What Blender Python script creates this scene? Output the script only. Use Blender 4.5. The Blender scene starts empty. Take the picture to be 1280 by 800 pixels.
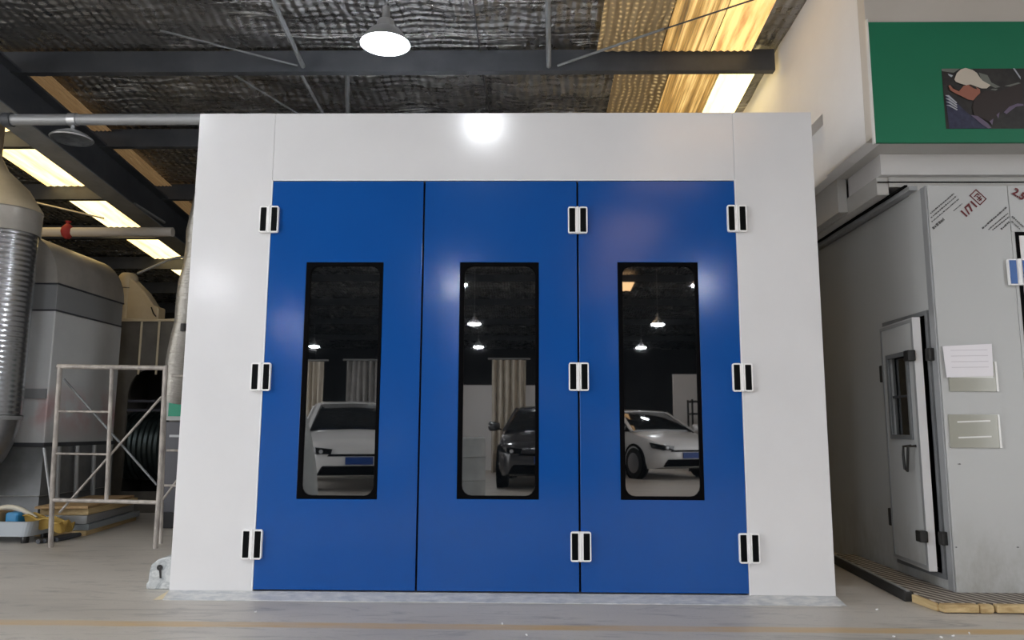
import bpy, bmesh, math, random
from mathutils import Matrix, Vector
random.seed(7)
S = bpy.context.scene
COL = S.collection
PI = math.pi

# ------------------------------------------------------------------ camera
F = 960.0
CAM = Vector((0.1483, -4.7840, 1.0164))
PIT, YAW, ROL = 0.14081, 0.01769, -0.00502
def _rot():
    cx, sx = math.cos(PIT), math.sin(PIT); cy, sy = math.cos(YAW), math.sin(YAW); cr, sr = math.cos(ROL), math.sin(ROL)
    Rx = Matrix(((1,0,0),(0,cx,-sx),(0,sx,cx))); Rz = Matrix(((cy,-sy,0),(sy,cy,0),(0,0,1))); Ry = Matrix(((cr,0,sr),(0,1,0),(-sr,0,cr)))
    return Rz @ Rx @ Ry
RM = _rot()
cd = bpy.data.cameras.new('camera'); cam = bpy.data.objects.new('camera', cd); COL.objects.link(cam)
cd.sensor_width = 36; cd.lens = F / 1280 * 36; cd.clip_start = 0.05; cd.clip_end = 200
r, f, u = RM.col[0], RM.col[1], RM.col[2]
cam.matrix_world = Matrix(((r[0], u[0], -f[0], CAM[0]), (r[1], u[1], -f[1], CAM[1]), (r[2], u[2], -f[2], CAM[2]), (0,0,0,1)))
S.camera = cam
def at(px, py, **k):
    """the point of the place seen at a pixel, on the plane X=, Y= or Z= given"""
    d = RM @ Vector(((px-640)/F, 1, -(py-400)/F))
    (a, v), = k.items(); i = 'XYZ'.index(a)
    return CAM + d * ((v - CAM[i]) / d[i])

# ------------------------------------------------------------------ helpers
class MB:
    def __init__(self): self.bm = bmesh.new(); self.mi = 0
    def _f(self, vs):
        try:
            fc = self.bm.faces.new(vs); fc.material_index = self.mi; return fc
        except ValueError: return None
    def box(self, x0, x1, y0, y1, z0, z1, M=None):
        c = [(x0,y0,z0),(x1,y0,z0),(x1,y1,z0),(x0,y1,z0),(x0,y0,z1),(x1,y0,z1),(x1,y1,z1),(x0,y1,z1)]
        v = [self.bm.verts.new(M @ Vector(p) if M else p) for p in c]
        for q in ((0,3,2,1),(4,5,6,7),(0,1,5,4),(1,2,6,5),(2,3,7,6),(3,0,4,7)): self._f([v[i] for i in q])
        return self
    def bar(self, p0, p1, w, h, up=(0,0,1)):
        p0, p1 = Vector(p0), Vector(p1); d = (p1-p0); L = d.length; d.normalize()
        s = d.cross(Vector(up));
        if s.length < 1e-4: s = d.cross(Vector((1,0,0)))
        s.normalize(); t = s.cross(d)
        M = Matrix(((s[0],d[0],t[0],p0[0]),(s[1],d[1],t[1],p0[1]),(s[2],d[2],t[2],p0[2]),(0,0,0,1)))
        return self.box(-w/2, w/2, 0, L, -h/2, h/2, M)
    def tube(self, pts, r, n=10, cap=True):
        pts = [Vector(p) for p in pts]; rs = r if isinstance(r, (list, tuple)) else [r]*len(pts)
        rings = []; prev = None
        for i, p in enumerate(pts):
            d = (pts[min(i+1, len(pts)-1)] - pts[max(i-1, 0)]).normalized()
            if prev is None:
                a = Vector((0,0,1)) if abs(d.z) < .9 else Vector((1,0,0)); s = d.cross(a).normalized()
            else:
                s = (prev - d*prev.dot(d)).normalized()
            prev = s; t = d.cross(s)
            rings.append([self.bm.verts.new(p + (s*math.cos(2*PI*k/n) + t*math.sin(2*PI*k/n))*rs[i]) for k in range(n)])
        for a, b in zip(rings, rings[1:]):
            for k in range(n): self._f([a[k], a[(k+1)%n], b[(k+1)%n], b[k]])
        if cap: self._f(rings[0][::-1]); self._f(rings[-1])
        return self
    def lathe(self, prof, c=(0,0,0), n=32, axis='Z', cap=False):
        rings = []; c = Vector(c)
        for rad, z in prof:
            ring = []
            for k in range(n):
                a = 2*PI*k/n; x, y = rad*math.cos(a), rad*math.sin(a)
                p = {'Z': (x,y,z), 'Y': (x,z,y), 'X': (z,x,y)}[axis]
                ring.append(self.bm.verts.new(c + Vector(p)))
            rings.append(ring)
        for a, b in zip(rings, rings[1:]):
            for k in range(n): self._f([a[k], a[(k+1)%n], b[(k+1)%n], b[k]])
        if cap: self._f(rings[0][::-1]); self._f(rings[-1])
        return self
    def prism(self, pts, d):
        """polygon of 3-D points pushed along d"""
        d = Vector(d); a = [self.bm.verts.new(p) for p in pts]; b = [self.bm.verts.new(Vector(p)+d) for p in pts]
        self._f(a[::-1]); self._f(b); n = len(a)
        for k in range(n): self._f([a[k], a[(k+1)%n], b[(k+1)%n], b[k]])
        return self
    def ring(self, outer, inner, d):
        """a frame between two outlines of the same count, pushed along d"""
        d = Vector(d); n = len(outer)
        A = [self.bm.verts.new(p) for p in outer]; B = [self.bm.verts.new(p) for p in inner]
        C = [self.bm.verts.new(Vector(p)+d) for p in outer]; D = [self.bm.verts.new(Vector(p)+d) for p in inner]
        for k in range(n):
            j = (k+1) % n
            self._f([A[k],A[j],B[j],B[k]]); self._f([C[k],D[k],D[j],C[j]])
            self._f([A[k],C[k],C[j],A[j]]); self._f([B[k],B[j],D[j],D[k]])
        return self
    def loft(self, rings, cap=True, closed=True):
        R = [[self.bm.verts.new(p) for p in ring] for ring in rings]; n = len(R[0])
        for a, b in zip(R, R[1:]):
            for k in range(n if closed else n-1): self._f([a[k], a[(k+1)%n], b[(k+1)%n], b[k]])
        if cap: self._f(R[0][::-1]); self._f(R[-1])
        return self
    def build(self, name, mats, parent=None, bevel=0, smooth=False, subsurf=0, seg=2):
        bm = self.bm
        bmesh.ops.recalc_face_normals(bm, faces=bm.faces)
        me = bpy.data.meshes.new(name); bm.to_mesh(me); bm.free()
        for m in (mats if isinstance(mats, (list, tuple)) else [mats]): me.materials.append(m)
        o = bpy.data.objects.new(name, me); COL.objects.link(o)
        if smooth:
            for p in me.polygons: p.use_smooth = True
            try: me.set_sharp_from_angle(angle=math.radians(40))
            except Exception: pass
        if bevel:
            b = o.modifiers.new('bevel', 'BEVEL'); b.width = bevel; b.segments = seg; b.limit_method = 'ANGLE'; b.angle_limit = math.radians(40)
        if subsurf:
            b = o.modifiers.new('subsurf', 'SUBSURF'); b.levels = subsurf; b.render_levels = subsurf
        if parent: attach(o, parent)
        return o
def wloc(o):
    v = o.location.copy()
    while o.parent: o = o.parent; v += o.location
    return v
def attach(o, parent):
    o.parent = parent; o.location = o.location - wloc(parent)
def tag(o, label=None, cat=None, group=None, kind=None):
    for k, v in (('label', label), ('category', cat), ('group', group), ('kind', kind)):
        if v: o[k] = v
    return o
def thing(name, loc, label, cat, group=None):
    o = bpy.data.objects.new(name, None); COL.objects.link(o); o.location = loc; o.empty_display_size = .1
    return tag(o, label, cat, group)
def children(o): return [c for c in list(COL.objects) if c.parent == o]
def copy_tree(o, parent=None):
    c = o.copy(); COL.objects.link(c)
    if parent: c.parent = parent
    for ch in children(o): copy_tree(ch, c)
    return c
def struct(o): o['kind'] = 'structure'; return o
def rrect(x0, x1, z0, z1, r, y, n=5):
    p = []
    for cx, cz, a0 in ((x1-r, z1-r, 0), (x0+r, z1-r, 90), (x0+r, z0+r, 180), (x1-r, z0+r, 270)):
        for k in range(n):
            a = math.radians(a0 + 90*k/(n-1)); p.append((cx + r*math.cos(a), y, cz + r*math.sin(a)))
    return p

# ------------------------------------------------------------------ materials
def mat(name, col, rough=.5, metal=0, emit=None, estr=0, ior=None, spec=None, coat=0, coat_rough=.05):
    m = bpy.data.materials.new(name); m.use_nodes = True
    b = m.node_tree.nodes['Principled BSDF']
    b.inputs['Base Color'].default_value = (*col, 1); b.inputs['Roughness'].default_value = rough; b.inputs['Metallic'].default_value = metal
    if emit: b.inputs['Emission Color'].default_value = (*emit, 1); b.inputs['Emission Strength'].default_value = estr
    if ior: b.inputs['IOR'].default_value = ior
    if spec is not None: b.inputs['Specular IOR Level'].default_value = spec
    if coat: b.inputs['Coat Weight'].default_value = coat; b.inputs['Coat Roughness'].default_value = coat_rough
    return m
class N:
    """short hand for node trees"""
    def __init__(self, m): self.t = m.node_tree; self.b = self.t.nodes['Principled BSDF']; self.co = self.new('ShaderNodeTexCoord').outputs['Object']
    def new(self, ty, **k):
        n = self.t.nodes.new(ty)
        for a, v in k.items(): setattr(n, a, v)
        return n
    def link(self, a, b): self.t.links.new(a, b)
    def mapping(self, scale=(1,1,1), rot=(0,0,0), src=None):
        n = self.new('ShaderNodeMapping'); n.inputs['Scale'].default_value = scale; n.inputs['Rotation'].default_value = rot
        self.link(src or self.co, n.inputs['Vector']); return n.outputs[0]
    def noise(self, scale, detail=4, rough=.55, vec=None, dist=0):
        n = self.new('ShaderNodeTexNoise'); n.inputs['Scale'].default_value = scale; n.inputs['Detail'].default_value = detail; n.inputs['Roughness'].default_value = rough
        n.inputs['Distortion'].default_value = dist
        self.link(vec or self.co, n.inputs['Vector']); return n.outputs['Fac']
    def ramp(self, fac, stops):
        n = self.new('ShaderNodeValToRGB'); e = n.color_ramp.elements
        while len(e) < len(stops): e.new(.5)
        for i, (p, c) in enumerate(stops):
            e[i].position = p; e[i].color = (*c, 1) if not isinstance(c, (int, float)) else (c, c, c, 1)
        self.link(fac, n.inputs['Fac']); return n.outputs['Color']
    def math(self, op, a, b=None, clamp=False):
        n = self.new('ShaderNodeMath', operation=op); n.use_clamp = clamp
        for i, v in enumerate((a, b)):
            if v is None: continue
            if isinstance(v, (int, float)): n.inputs[i].default_value = v
            else: self.link(v, n.inputs[i])
        return n.outputs[0]
    def mix(self, fac, a, b, blend='MIX'):
        n = self.new('ShaderNodeMix', data_type='RGBA', blend_type=blend)
        for i, v in ((0, fac), (6, a), (7, b)):
            if isinstance(v, (int, float)): n.inputs[i].default_value = v
            elif isinstance(v, tuple): n.inputs[i].default_value = (*v, 1)
            else: self.link(v, n.inputs[i])
        return n.outputs[2]
    def sep(self):
        n = self.new('ShaderNodeSeparateXYZ'); self.link(self.co, n.inputs[0]); return n.outputs
    def bump(self, h, strength=.3, dist=.02, prev=None):
        n = self.new('ShaderNodeBump'); n.inputs['Strength'].default_value = strength; n.inputs['Distance'].default_value = dist
        self.link(h, n.inputs['Height'])
        if prev: self.link(prev, n.inputs['Normal'])
        self.link(n.outputs[0], self.b.inputs['Normal']); return n.outputs[0]
    def color(self, c): self.link(c, self.b.inputs['Base Color'])
    def rough(self, c): self.link(c, self.b.inputs['Roughness'])
def varied(name, c0, c1, scale=6, rough=.5, metal=0, stretch=(1,1,1), bump=0, lo=.35, hi=.65, rr=None):
    m = mat(name, c0, rough, metal); n = N(m)
    v = n.noise(scale, 6, .6, n.mapping(stretch)); n.color(n.ramp(v, [(lo, c0), (hi, c1)]))
    if rr: n.rough(n.ramp(v, [(lo, rr[0]), (hi, rr[1])]))
    if bump: n.bump(v, bump, .01)
    return m
M = {}
M['white_paint'] = varied('booth white paint', (.72,.72,.735), (.76,.76,.775), 1.2, .155)
M['blue_paint'] = varied('door blue paint', (.004,.074,.325), (.005,.080,.345), 1.5, .14)
M['white_edge'] = mat('white edge trim', (.82,.83,.85), .3)
M['rubber'] = mat('black rubber', (.002,.002,.0025), .6, spec=.04)
M['black_insert'] = mat('black plastic insert', (.002,.003,.0035), .5, spec=.08)
M['hinge_white'] = mat('white hinge plastic', (.90,.90,.90), .35)
M['glass'] = mat('dark tinted glass', (.003,.004,.005), .015, ior=3.1)
M['dark_gap'] = mat('dark seam', (.01,.012,.02), .7)
M['galv'] = varied('galvanised kick plate', (.48,.50,.53), (.70,.70,.69), 12, .38, .3, (1,3,3), .25)
M['steel_dark'] = varied('dark painted steel', (.045,.05,.06), (.07,.075,.085), 3, .5, .1)
M['steel_grey'] = varied('grey painted steel', (.16,.17,.18), (.22,.23,.24), 5, .45, .2)
M['steel_light'] = mat('light grey steel', (.34,.35,.36), .4, .3)
M['wall_white'] = varied('white plaster', (.80,.79,.79), (.84,.83,.83), 1.5, .6)
M['wall_beige'] = varied('beige panel', (.55,.51,.46), (.58,.54,.49), 1.5, .55)
M['wall_dark'] = varied('dark cladding', (.03,.03,.033), (.045,.045,.05), 1, .8)
M['soffit'] = varied('soffit paint', (.55,.54,.52), (.6,.59,.57), 2, .55)
M['green'] = varied('green board', (.003,.155,.075), (.004,.17,.083), 1, .6)
M['black_rubber_mat'] = mat('black track', (.02,.02,.02), .6)
M['wood'] = varied('pale timber', (.42,.29,.13), (.62,.47,.25), 14, .7, 0, (1,.15,3), .1)
M['cardboard'] = varied('cardboard brown', (.38,.24,.11), (.48,.32,.16), 5, .8)
M['cream'] = varied('cream painted metal', (.56,.47,.32), (.66,.57,.41), 3, .5)
M['cab_brown'] = varied('dull brown grey panel', (.12,.11,.095), (.17,.155,.135), 3, .45, .4)
M['black_metal'] = mat('black duct metal', (.012,.012,.014), .35, .4)
M['paper'] = mat('white paper', (.78,.76,.80), .4)
M['clear_film'] = mat('clear yellowed pocket', (.36,.36,.31), .12)
M['film_edge'] = mat('clear plastic edge', (.75,.75,.73), .15)
M['ink'] = mat('faded black ink', (.10,.10,.10), .7)
M['red_ink'] = mat('dark red ink', (.15,.022,.027), .7)
M['skin'] = mat('printed skin tone', (.32,.12,.08), .5)
M['cap_cream'] = mat('printed cream cap', (.56,.50,.42), .5)
M['print_dark'] = varied('printed dark', (.012,.010,.010), (.03,.027,.025), 12, .5)
M['print_navy'] = varied('printed navy', (.016,.017,.045), (.035,.037,.08), 25, .5)
M['print_grey'] = mat('printed grey', (.15,.16,.14), .5)
M['print_light'] = mat('printed light stripe', (.40,.42,.46), .5)
M['print_mauve'] = mat('printed mauve', (.13,.10,.16), .5)
M['print_brown'] = mat('printed brown black', (.028,.018,.016), .5)
M['blue_plastic'] = mat('blue hinge plastic', (.012,.10,.36), .35)
M['teal'] = mat('teal green sign', (.0,.30,.17), .45)
M['slate'] = mat('slate grey cabinet', (.055,.055,.07), .4)
M['handle_black'] = mat('black handle', (.012,.012,.012), .4)
M['duct_black'] = mat('dark ribbed duct', (.045,.06,.06), .35, .6)
M['red'] = mat('red rag', (.35,.03,.03), .7)
M['tub_grey'] = mat('pale blue grey tub', (.50,.55,.60), .4)
M['blue_bit'] = mat('bright blue plastic', (.02,.22,.46), .4)
M['yellow_cloth'] = varied('mustard cloth', (.38,.24,.05), (.46,.31,.08), 6, .8)
M['rope'] = mat('off white hose', (.62,.58,.48), .6)
M['board_grey'] = mat('grey metal panel edge', (.33,.37,.40), .4, .3)
M['car_white'] = mat('white car paint', (.82,.82,.82), .25, coat=.6)
M['car_dark'] = mat('dark car paint', (.05,.05,.055), .2, coat=.8)
M['car_glass'] = mat('car glass', (.01,.012,.014), .04, ior=1.8)
M['tyre'] = mat('tyre rubber', (.015,.015,.015), .7)
M['rim'] = mat('alloy rim', (.5,.5,.52), .3, .8)
M['lamp_lens'] = mat('head lamp lens', (.6,.62,.65), .1, .3)
M['plate_blue'] = mat('blue number plate', (.01,.06,.28), .4)
M['curtain'] = varied('beige curtain', (.60,.54,.45), (.68,.62,.53), 4, .85)
M['curtain_grey'] = varied('grey curtain', (.30,.29,.28), (.37,.36,.35), 4, .85)
M['sheet'] = varied('grey dust sheet', (.42,.44,.44), (.5,.52,.52), 4, .75)
M['shade_metal'] = mat('spun aluminium shade', (.55,.56,.57), .35, .8)
M['lamp_on'] = mat('lit lamp diffuser', (.9,.95,1), .4, emit=(.92,.96,1), estr=200)
M['lamp_off'] = varied('unlit lamp bowl', (.05,.055,.06), (.10,.11,.12), 20, .5)
M['skylight'] = mat('glowing roof sheet', (.8,.7,.4), .5, emit=(1,.80,.42), estr=2.6)
def _sky():
    for key, cols, st, sc in (('skylight', ((1.,.58,.17), (1.,.80,.38)), 2.5, 1.0), ('skylight_dirty', ((.45,.19,.035), (1.,.66,.22)), 1.15, 2.0)):
        m = mat(key, (.6,.5,.3), .5, emit=(1,.8,.4), estr=st); n = N(m)
        v = n.noise(4*sc, 5, .6, n.mapping((2.2,.25,1)))
        n.link(n.ramp(v, [(.32, cols[0]), (.55, cols[1])]), n.b.inputs['Emission Color'])
        M[key] = m
    m = mat('brown_strip', (.30,.2,.11), .6, emit=(.5,.30,.13), estr=.2); n = N(m)  # weakly emissive brown strips above the rafter
    v = n.noise(6, 5, .6, n.mapping((3,.3,1))); n.color(n.ramp(v, [(.35, (.22,.14,.08)), (.65, (.42,.31,.19))])); M['brown_strip'] = m
    for key, st in (('painted_glow_fluted', 1.0), ('painted_glow_foil', .42)):  # skylight reflections in the foil, painted as golden emission
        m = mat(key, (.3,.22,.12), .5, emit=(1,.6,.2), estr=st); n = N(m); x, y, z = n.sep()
        if key == 'painted_glow_fluted':
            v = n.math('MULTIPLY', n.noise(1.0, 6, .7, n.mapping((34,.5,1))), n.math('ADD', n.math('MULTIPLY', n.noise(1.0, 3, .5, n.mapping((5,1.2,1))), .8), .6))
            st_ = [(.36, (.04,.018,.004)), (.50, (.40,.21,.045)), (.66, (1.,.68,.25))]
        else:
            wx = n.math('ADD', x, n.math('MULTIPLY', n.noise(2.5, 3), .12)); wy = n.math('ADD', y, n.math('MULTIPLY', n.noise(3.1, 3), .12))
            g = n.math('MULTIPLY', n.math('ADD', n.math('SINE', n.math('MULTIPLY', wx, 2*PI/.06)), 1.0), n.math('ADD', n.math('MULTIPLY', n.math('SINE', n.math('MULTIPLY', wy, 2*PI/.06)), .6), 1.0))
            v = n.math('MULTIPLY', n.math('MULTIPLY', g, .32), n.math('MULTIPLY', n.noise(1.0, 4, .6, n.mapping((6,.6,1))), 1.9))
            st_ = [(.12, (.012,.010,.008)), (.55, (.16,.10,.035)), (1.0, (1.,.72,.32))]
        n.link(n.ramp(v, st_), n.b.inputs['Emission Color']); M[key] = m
    m = mat('skylight_warm', (.8,.6,.4), .5, emit=(1,.60,.28), estr=3.5); M['skylight_warm'] = m
_sky()
def _floor():
    m = mat('worn concrete', (.4,.38,.35), .5); n = N(m)
    big = n.noise(.9, 6, .6, n.mapping((.6,1.6,1))); c = n.ramp(big, [(.3, (.43,.40,.36)), (.5, (.53,.495,.45)), (.7, (.59,.56,.515))])
    sc = n.noise(5, 8, .7, n.mapping((.35,1.5,1)), 1.2); c = n.mix(n.ramp(sc, [(.53, 0.0), (.70, .65)]), c, (.21,.205,.20))
    sp = n.noise(60, 3, .6); c = n.mix(n.ramp(sp, [(.60, 0.0), (.72, .35)]), c, (.2,.2,.2))
    y = n.sep()[1]; wob = n.math('MULTIPLY', n.math('SUBTRACT', n.noise(1.2), .5), .05)
    d = n.math('ABSOLUTE', n.math('ADD', n.math('ADD', y, .625), wob))
    band = n.ramp(d, [(.045, 1.0), (.062, 0.0)])
    wear = n.ramp(n.noise(3.0, 8, .7, n.mapping((.5,2,1))), [(.30, .28), (.62, .85)])
    c = n.mix(n.math('MULTIPLY', band, wear), c, (.60,.39,.15))
    n.color(c); n.rough(n.ramp(big, [(.3, .34), (.7, .55)])); n.bump(sc, .12, .01)
    return m
M['floor'] = _floor()
def _foil():
    m = mat('silver bubble foil', (.5,.5,.5), .33, .88); n = N(m)
    x, y, z = n.sep()
    wx = n.math('ADD', x, n.math('MULTIPLY', n.noise(2.5, 3), .10)); wy = n.math('ADD', y, n.math('MULTIPLY', n.noise(3.1, 3), .10))
    gx = n.math('SINE', n.math('MULTIPLY', wx, 2*PI/.085)); gy = n.math('SINE', n.math('MULTIPLY', wy, 2*PI/.085))
    g = n.math('ADD', gx, n.math('MULTIPLY', gy, n.ramp(n.noise(.55, 3), [(.40, .25), (.60, 1.0)])))
    wr = n.noise(1.6, 7, .66, n.mapping((.55,2.6,1)), .6)
    st = n.math('ABSOLUTE', n.math('SUBTRACT', n.noise(1.0, 4, .5, n.mapping((.35,3.4,1)), .4), .5))
    ridge = n.math('MULTIPLY', n.ramp(st, [(.0, 1.0), (.020, 0.0)]), n.ramp(n.noise(1.1, 2), [(.50, 0.0), (.60, 1.0)]))
    c = n.ramp(n.noise(.8, 5), [(.3, (.20,.20,.205)), (.7, (.42,.42,.42))])
    n.color(n.mix(ridge, c, (.75,.75,.75)))  # wrinkle ridges painted brighter, as streak highlights
    b1 = n.bump(wr, .55, .08); b2 = n.bump(ridge, .8, .03, b1); n.bump(g, .5, .013, b2)
    n.rough(n.ramp(n.noise(6, 4), [(.35, .20), (.65, .36)]))
    return m
M['foil'] = _foil()
def _old():
    m = mat('old booth grey panel', (.45,.46,.46), .42); n = N(m)
    z = n.sep()[2]
    d = n.noise(4, 7, .7, n.mapping((1,1,.5)))
    c = n.ramp(n.noise(.7, 3), [(.3, (.44,.45,.45)), (.7, (.49,.50,.50))])
    low = n.math('MULTIPLY', n.ramp(z, [(.02, 1.0), (.55, 0.0)]), n.ramp(d, [(.42, 0.0), (.68, .75)]))
    n.color(n.mix(low, c, (.24,.225,.18))); n.bump(n.noise(1.5), .1, .02); return m
M['old_panel'] = _old()
def _filter():
    m = mat('filter cabinet paint', (.5,.5,.5), .42, .1); n = N(m)
    c = n.ramp(n.noise(1.5, 5, .6), [(.3, (.56,.57,.58)), (.7, (.66,.67,.67))])
    x, y, z = n.sep()
    w = n.math('MULTIPLY', n.ramp(n.math('ABSOLUTE', n.math('SUBTRACT', z, 1.17)), [(.05, .55), (.30, 0.0)]), n.ramp(n.noise(3, 5), [(.38, 0.0), (.58, 1.0)]))
    n.color(n.mix(w, c, (.46,.16,.16))); return m
M['filter_paint'] = _filter()
M['galv_dull'] = varied('dull galvanised sheet', (.40,.38,.35), (.52,.49,.45), 2.5, .42, .3)
M['galv_duct'] = varied('spiral duct steel', (.36,.37,.39), (.50,.51,.53), 5, .28, .85)
def _spiral():
    m = mat('spiral duct rings', (.45,.46,.48), .25, .9); n = N(m); z = n.sep()[2]
    n.bump(n.math('SINE', n.math('MULTIPLY', z, 2*PI/.05)), .25, .008); return m
M['spiral'] = _spiral()
def _flex():
    m = mat('wrinkled flexible foil duct', (.52,.50,.46), .35, .8); n = N(m)
    n.bump(n.noise(16, 4, .6, n.mapping((.6,.6,3))), .8, .02); return m
M['flex'] = _flex()
def _stone():
    m = mat('grey veined foam stone', (.5,.52,.52), .7); n = N(m)
    v = n.noise(14, 6, .65, None, 1.5); n.color(n.ramp(v, [(.35, (.30,.33,.35)), (.6, (.62,.64,.64))])); n.bump(v, .2, .01); return m
M['stone'] = _stone()
def _tread():
    m = mat('grooved timber tread', (.3,.26,.22), .7); n = N(m); x = n.sep()[0]; y = n.sep()[1]
    g = n.math('SINE', n.math('MULTIPLY', n.math('ADD', x, n.math('MULTIPLY', y, .35)), 2*PI/.058))
    n.color(n.mix(n.ramp(g, [(.30, 1.0), (.75, 0.0)]), n.ramp(n.noise(9, 5), [(.3, (.48,.42,.36)), (.7, (.62,.57,.50))]), (.12,.10,.085))); n.bump(g, .6, .01); return m
M['tread'] = _tread()

# ------------------------------------------------------------------ hall shell
def roof_z(y): return 4.62 - .10*y if y > -12 else 5.82 - .10*(-12 - y)
XL, XR, YF, YB = -8.6, 8.6, -27.0, 11.0
b = MB(); b.box(-26, 14, -32, 12, -.2, 0); fl = struct(b.build('floor', M['floor']))
def ceiling():
    bm = MB()
    ys = [YF + k*.9 for k in range(27)]; ys = [y for y in ys if y < -3.2] + [-3.1 + k*.06 for k in range(int(14.1/.06)+1)]
    xs = [-8.6 + .9*k for k in range(3)] + [-6.2 + .07*k for k in range(int(9.0/.07)+1)] + [3.4, 5, 6.8, 8.6]
    xs = sorted(xs)
    g = []
    for y in ys:
        row = []
        for x in xs:
            z = roof_z(y)
            if y > -3.2:
                t = ((y - .28) / 1.47) % 1.0
                z += -.035*math.sin(PI*t) + .012*math.sin(9*x + 2.2*math.sin(1.7*y)) * math.sin(PI*t) + .02*math.sin(11.3*y + 1.7*math.sin(1.3*x) + .6*math.sin(4.1*x))*math.sin(PI*t)*(.6+.4*math.sin(2.1*x))
            row.append(bm.bm.verts.new((x, y, z)))
        g.append(row)
    for a, c in zip(g, g[1:]):
        for k in range(len(xs)-1): bm._f([a[k], c[k], c[k+1], a[k+1]])
    return struct(bm.build('ceiling', M['foil'], smooth=True))
ceiling()
def wall(name, m, *boxes):
    w = MB()
    for q in boxes: w.box(*q)
    return struct(w.build(name, m))
wall('wall_back', M['wall_dark'], (XL-.1, XR+.1, YB, YB+.1, 0, 4.2))
wall('wall_front', M['wall_dark'], (XL-.1, XR+.1, YF-.1, YF, 0, 4.8))
G0, G1, GH = -11.0, -1.5, 4.3          # unseen gate opening added in the left wall to let daylight in
wall('wall_left', M['wall_dark'], (XL-.1, XL, G1, YB, 0, 4.9), (XL-.1, XL, YF, G0, 0, 6), (XL-.1, XL, G0, G1, GH, 6))
H0, H1, HH = -9.5, -4.5, 3.4  # second unseen opening, added in the right wall for daylight
wall('wall_right', M['wall_dark'], (XR, XR+.1, H1, YB, 0, 5.2), (XR, XR+.1, YF, H0, 0, 6), (XR, XR+.1, H0, H1, HH, 6))
wi = 0
def skylight(x0, x1, y0, y1, m):
    global wi; wi += 1
    s = MB(); n = 12
    top = [(x0 + (x1-x0)*k/n, y0, roof_z(y0) - .075 + .012*(k % 2)) for k in range(n+1)]
    bot = [(x, y1, roof_z(y1) - .075 + .012*(k % 2)) for k, (x, _, _) in enumerate(top)]
    s.loft([top, bot], cap=False, closed=False)
    o = struct(s.build('window_%d' % wi, m)); sd = o.modifiers.new('thick', 'SOLIDIFY'); sd.thickness = .008  # the painted golden glow strips are numbered here as well
PUR = [.28 + 1.47*k for k in range(-3, 8)]
for k in range(1, 7):
    skylight(-6.0, -5.47, PUR[k+3-1] + .04, PUR[k+3] - .04, M['skylight'])
for y0, y1, x0, x1, m in ((.32, 1.71, 1.80, 2.16, 'skylight_dirty'), (1.79, 3.18, 1.97, 2.30, 'skylight'), (3.26, 4.65, 1.97, 2.30, 'skylight'),
                    (.32, 1.71, 1.36, 1.79, 'painted_glow_fluted'), (1.79, 3.18, 1.50, 1.96, 'painted_glow_fluted'), (.32, 1.71, .78, 1.35, 'painted_glow_foil'), (1.79, 3.18, .98, 1.49, 'painted_glow_foil'),  # fluted and foil strips: reflected skylight glow put into emission
                    (1.79, 3.18, -4.67, -4.39, 'brown_strip'), (3.26, 4.65, -4.67, -4.39, 'brown_strip'), (4.73, 6.1, -4.67, -4.39, 'brown_strip')):
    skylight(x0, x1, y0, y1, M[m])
for y0 in (-6.2, -9.2, -13.4, -15.4, -18.0): skylight(1.9, 3.3, y0, y0 + 1.25, M['skylight_warm'])
for y0 in (-7.5, -10.5): skylight(-6.2, -5.2, y0, y0 + 1.35, M['skylight_dirty'])

# roof steel: purlins, rafters, sag rods, braces
def purlin(y, x0, x1, label):
    z1 = roof_z(y) - .035; z0 = z1 - .20
    s = MB(); prof = [(0,z1),(.07,z1),(.07,z1-.02),(.008,z1-.02),(.008,z0+.008),(.07,z0+.008),(.07,z0+.024),(.078,z0+.024),(.078,z0),(0,z0)]
    s.prism([(x0, y + .02 + dy - .02, zz) for dy, zz in prof], (x1-x0, 0, 0))
    o = s.build('roof_purlin', M['steel_dark']); o['label'] = label; o['category'] = 'roof beam'; o['group'] = 'roof purlins'
    return o
names = {4: 'long dark grey roof purlin crossing above the white booth header', 5: 'dark roof purlin just behind the grey pipe with the unlit lamp',
         6: 'dark roof purlin over the two skylights at left, second behind the booth top', 7: 'dark roof purlin farther back above the cream pipe'}
for k, y in enumerate(PUR):
    if k >= 4: purlin(y, -8.55, 2.38 if y > .2 else 8.5, names.get(k, 'dark roof purlin deep in the hall, %s' % ('third from the back', 'second from the back', 'last before the wall')[max(0, min(2, k-8))]))
for k, y in enumerate([-.9 - 2.6*j for j in range(10)]):
    z = roof_z(y); 
    s = MB().box(-8.55, 8.5, y-.035, y+.035, z-.24, z-.04); o = s.build('roof_purlin', M['steel_dark'])
    tag(o, 'dark roof purlin over the parked cars, mirrored in the door glass', 'roof beam', 'roof purlins over the cars')
def rafter(x, y0, y1, label):
    s = MB(); h = .42
    def pr(xa, xb, dz0, dz1):
        s.prism([(xa, y0, roof_z(y0)-dz1), (xb, y0, roof_z(y0)-dz1), (xb, y0, roof_z(y0)-dz0), (xa, y0, roof_z(y0)-dz0)], (0, y1-y0, roof_z(y1)-roof_z(y0)))
    pr(x-.11, x+.11, .205, .225); pr(x-.006, x+.006, .22, .22+h); 
    o = s.build('roof_rafter', M['steel_dark'])
    s = MB(); 
    s.prism([(x-.135, y0, roof_z(y0)-.235-h), (x+.135, y0, roof_z(y0)-.235-h), (x+.135, y0, roof_z(y0)-.22-h), (x-.135, y0, roof_z(y0)-.22-h)], (0, y1-y0, roof_z(y1)-roof_z(y0)))
    s.build('bottom_flange', M['steel_grey'], o)
    tag(o, label, 'roof beam'); return o
rafter(-4.56, -1.0, 10.9, 'big dark steel rafter sloping back at left beside the glowing skylights')
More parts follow.
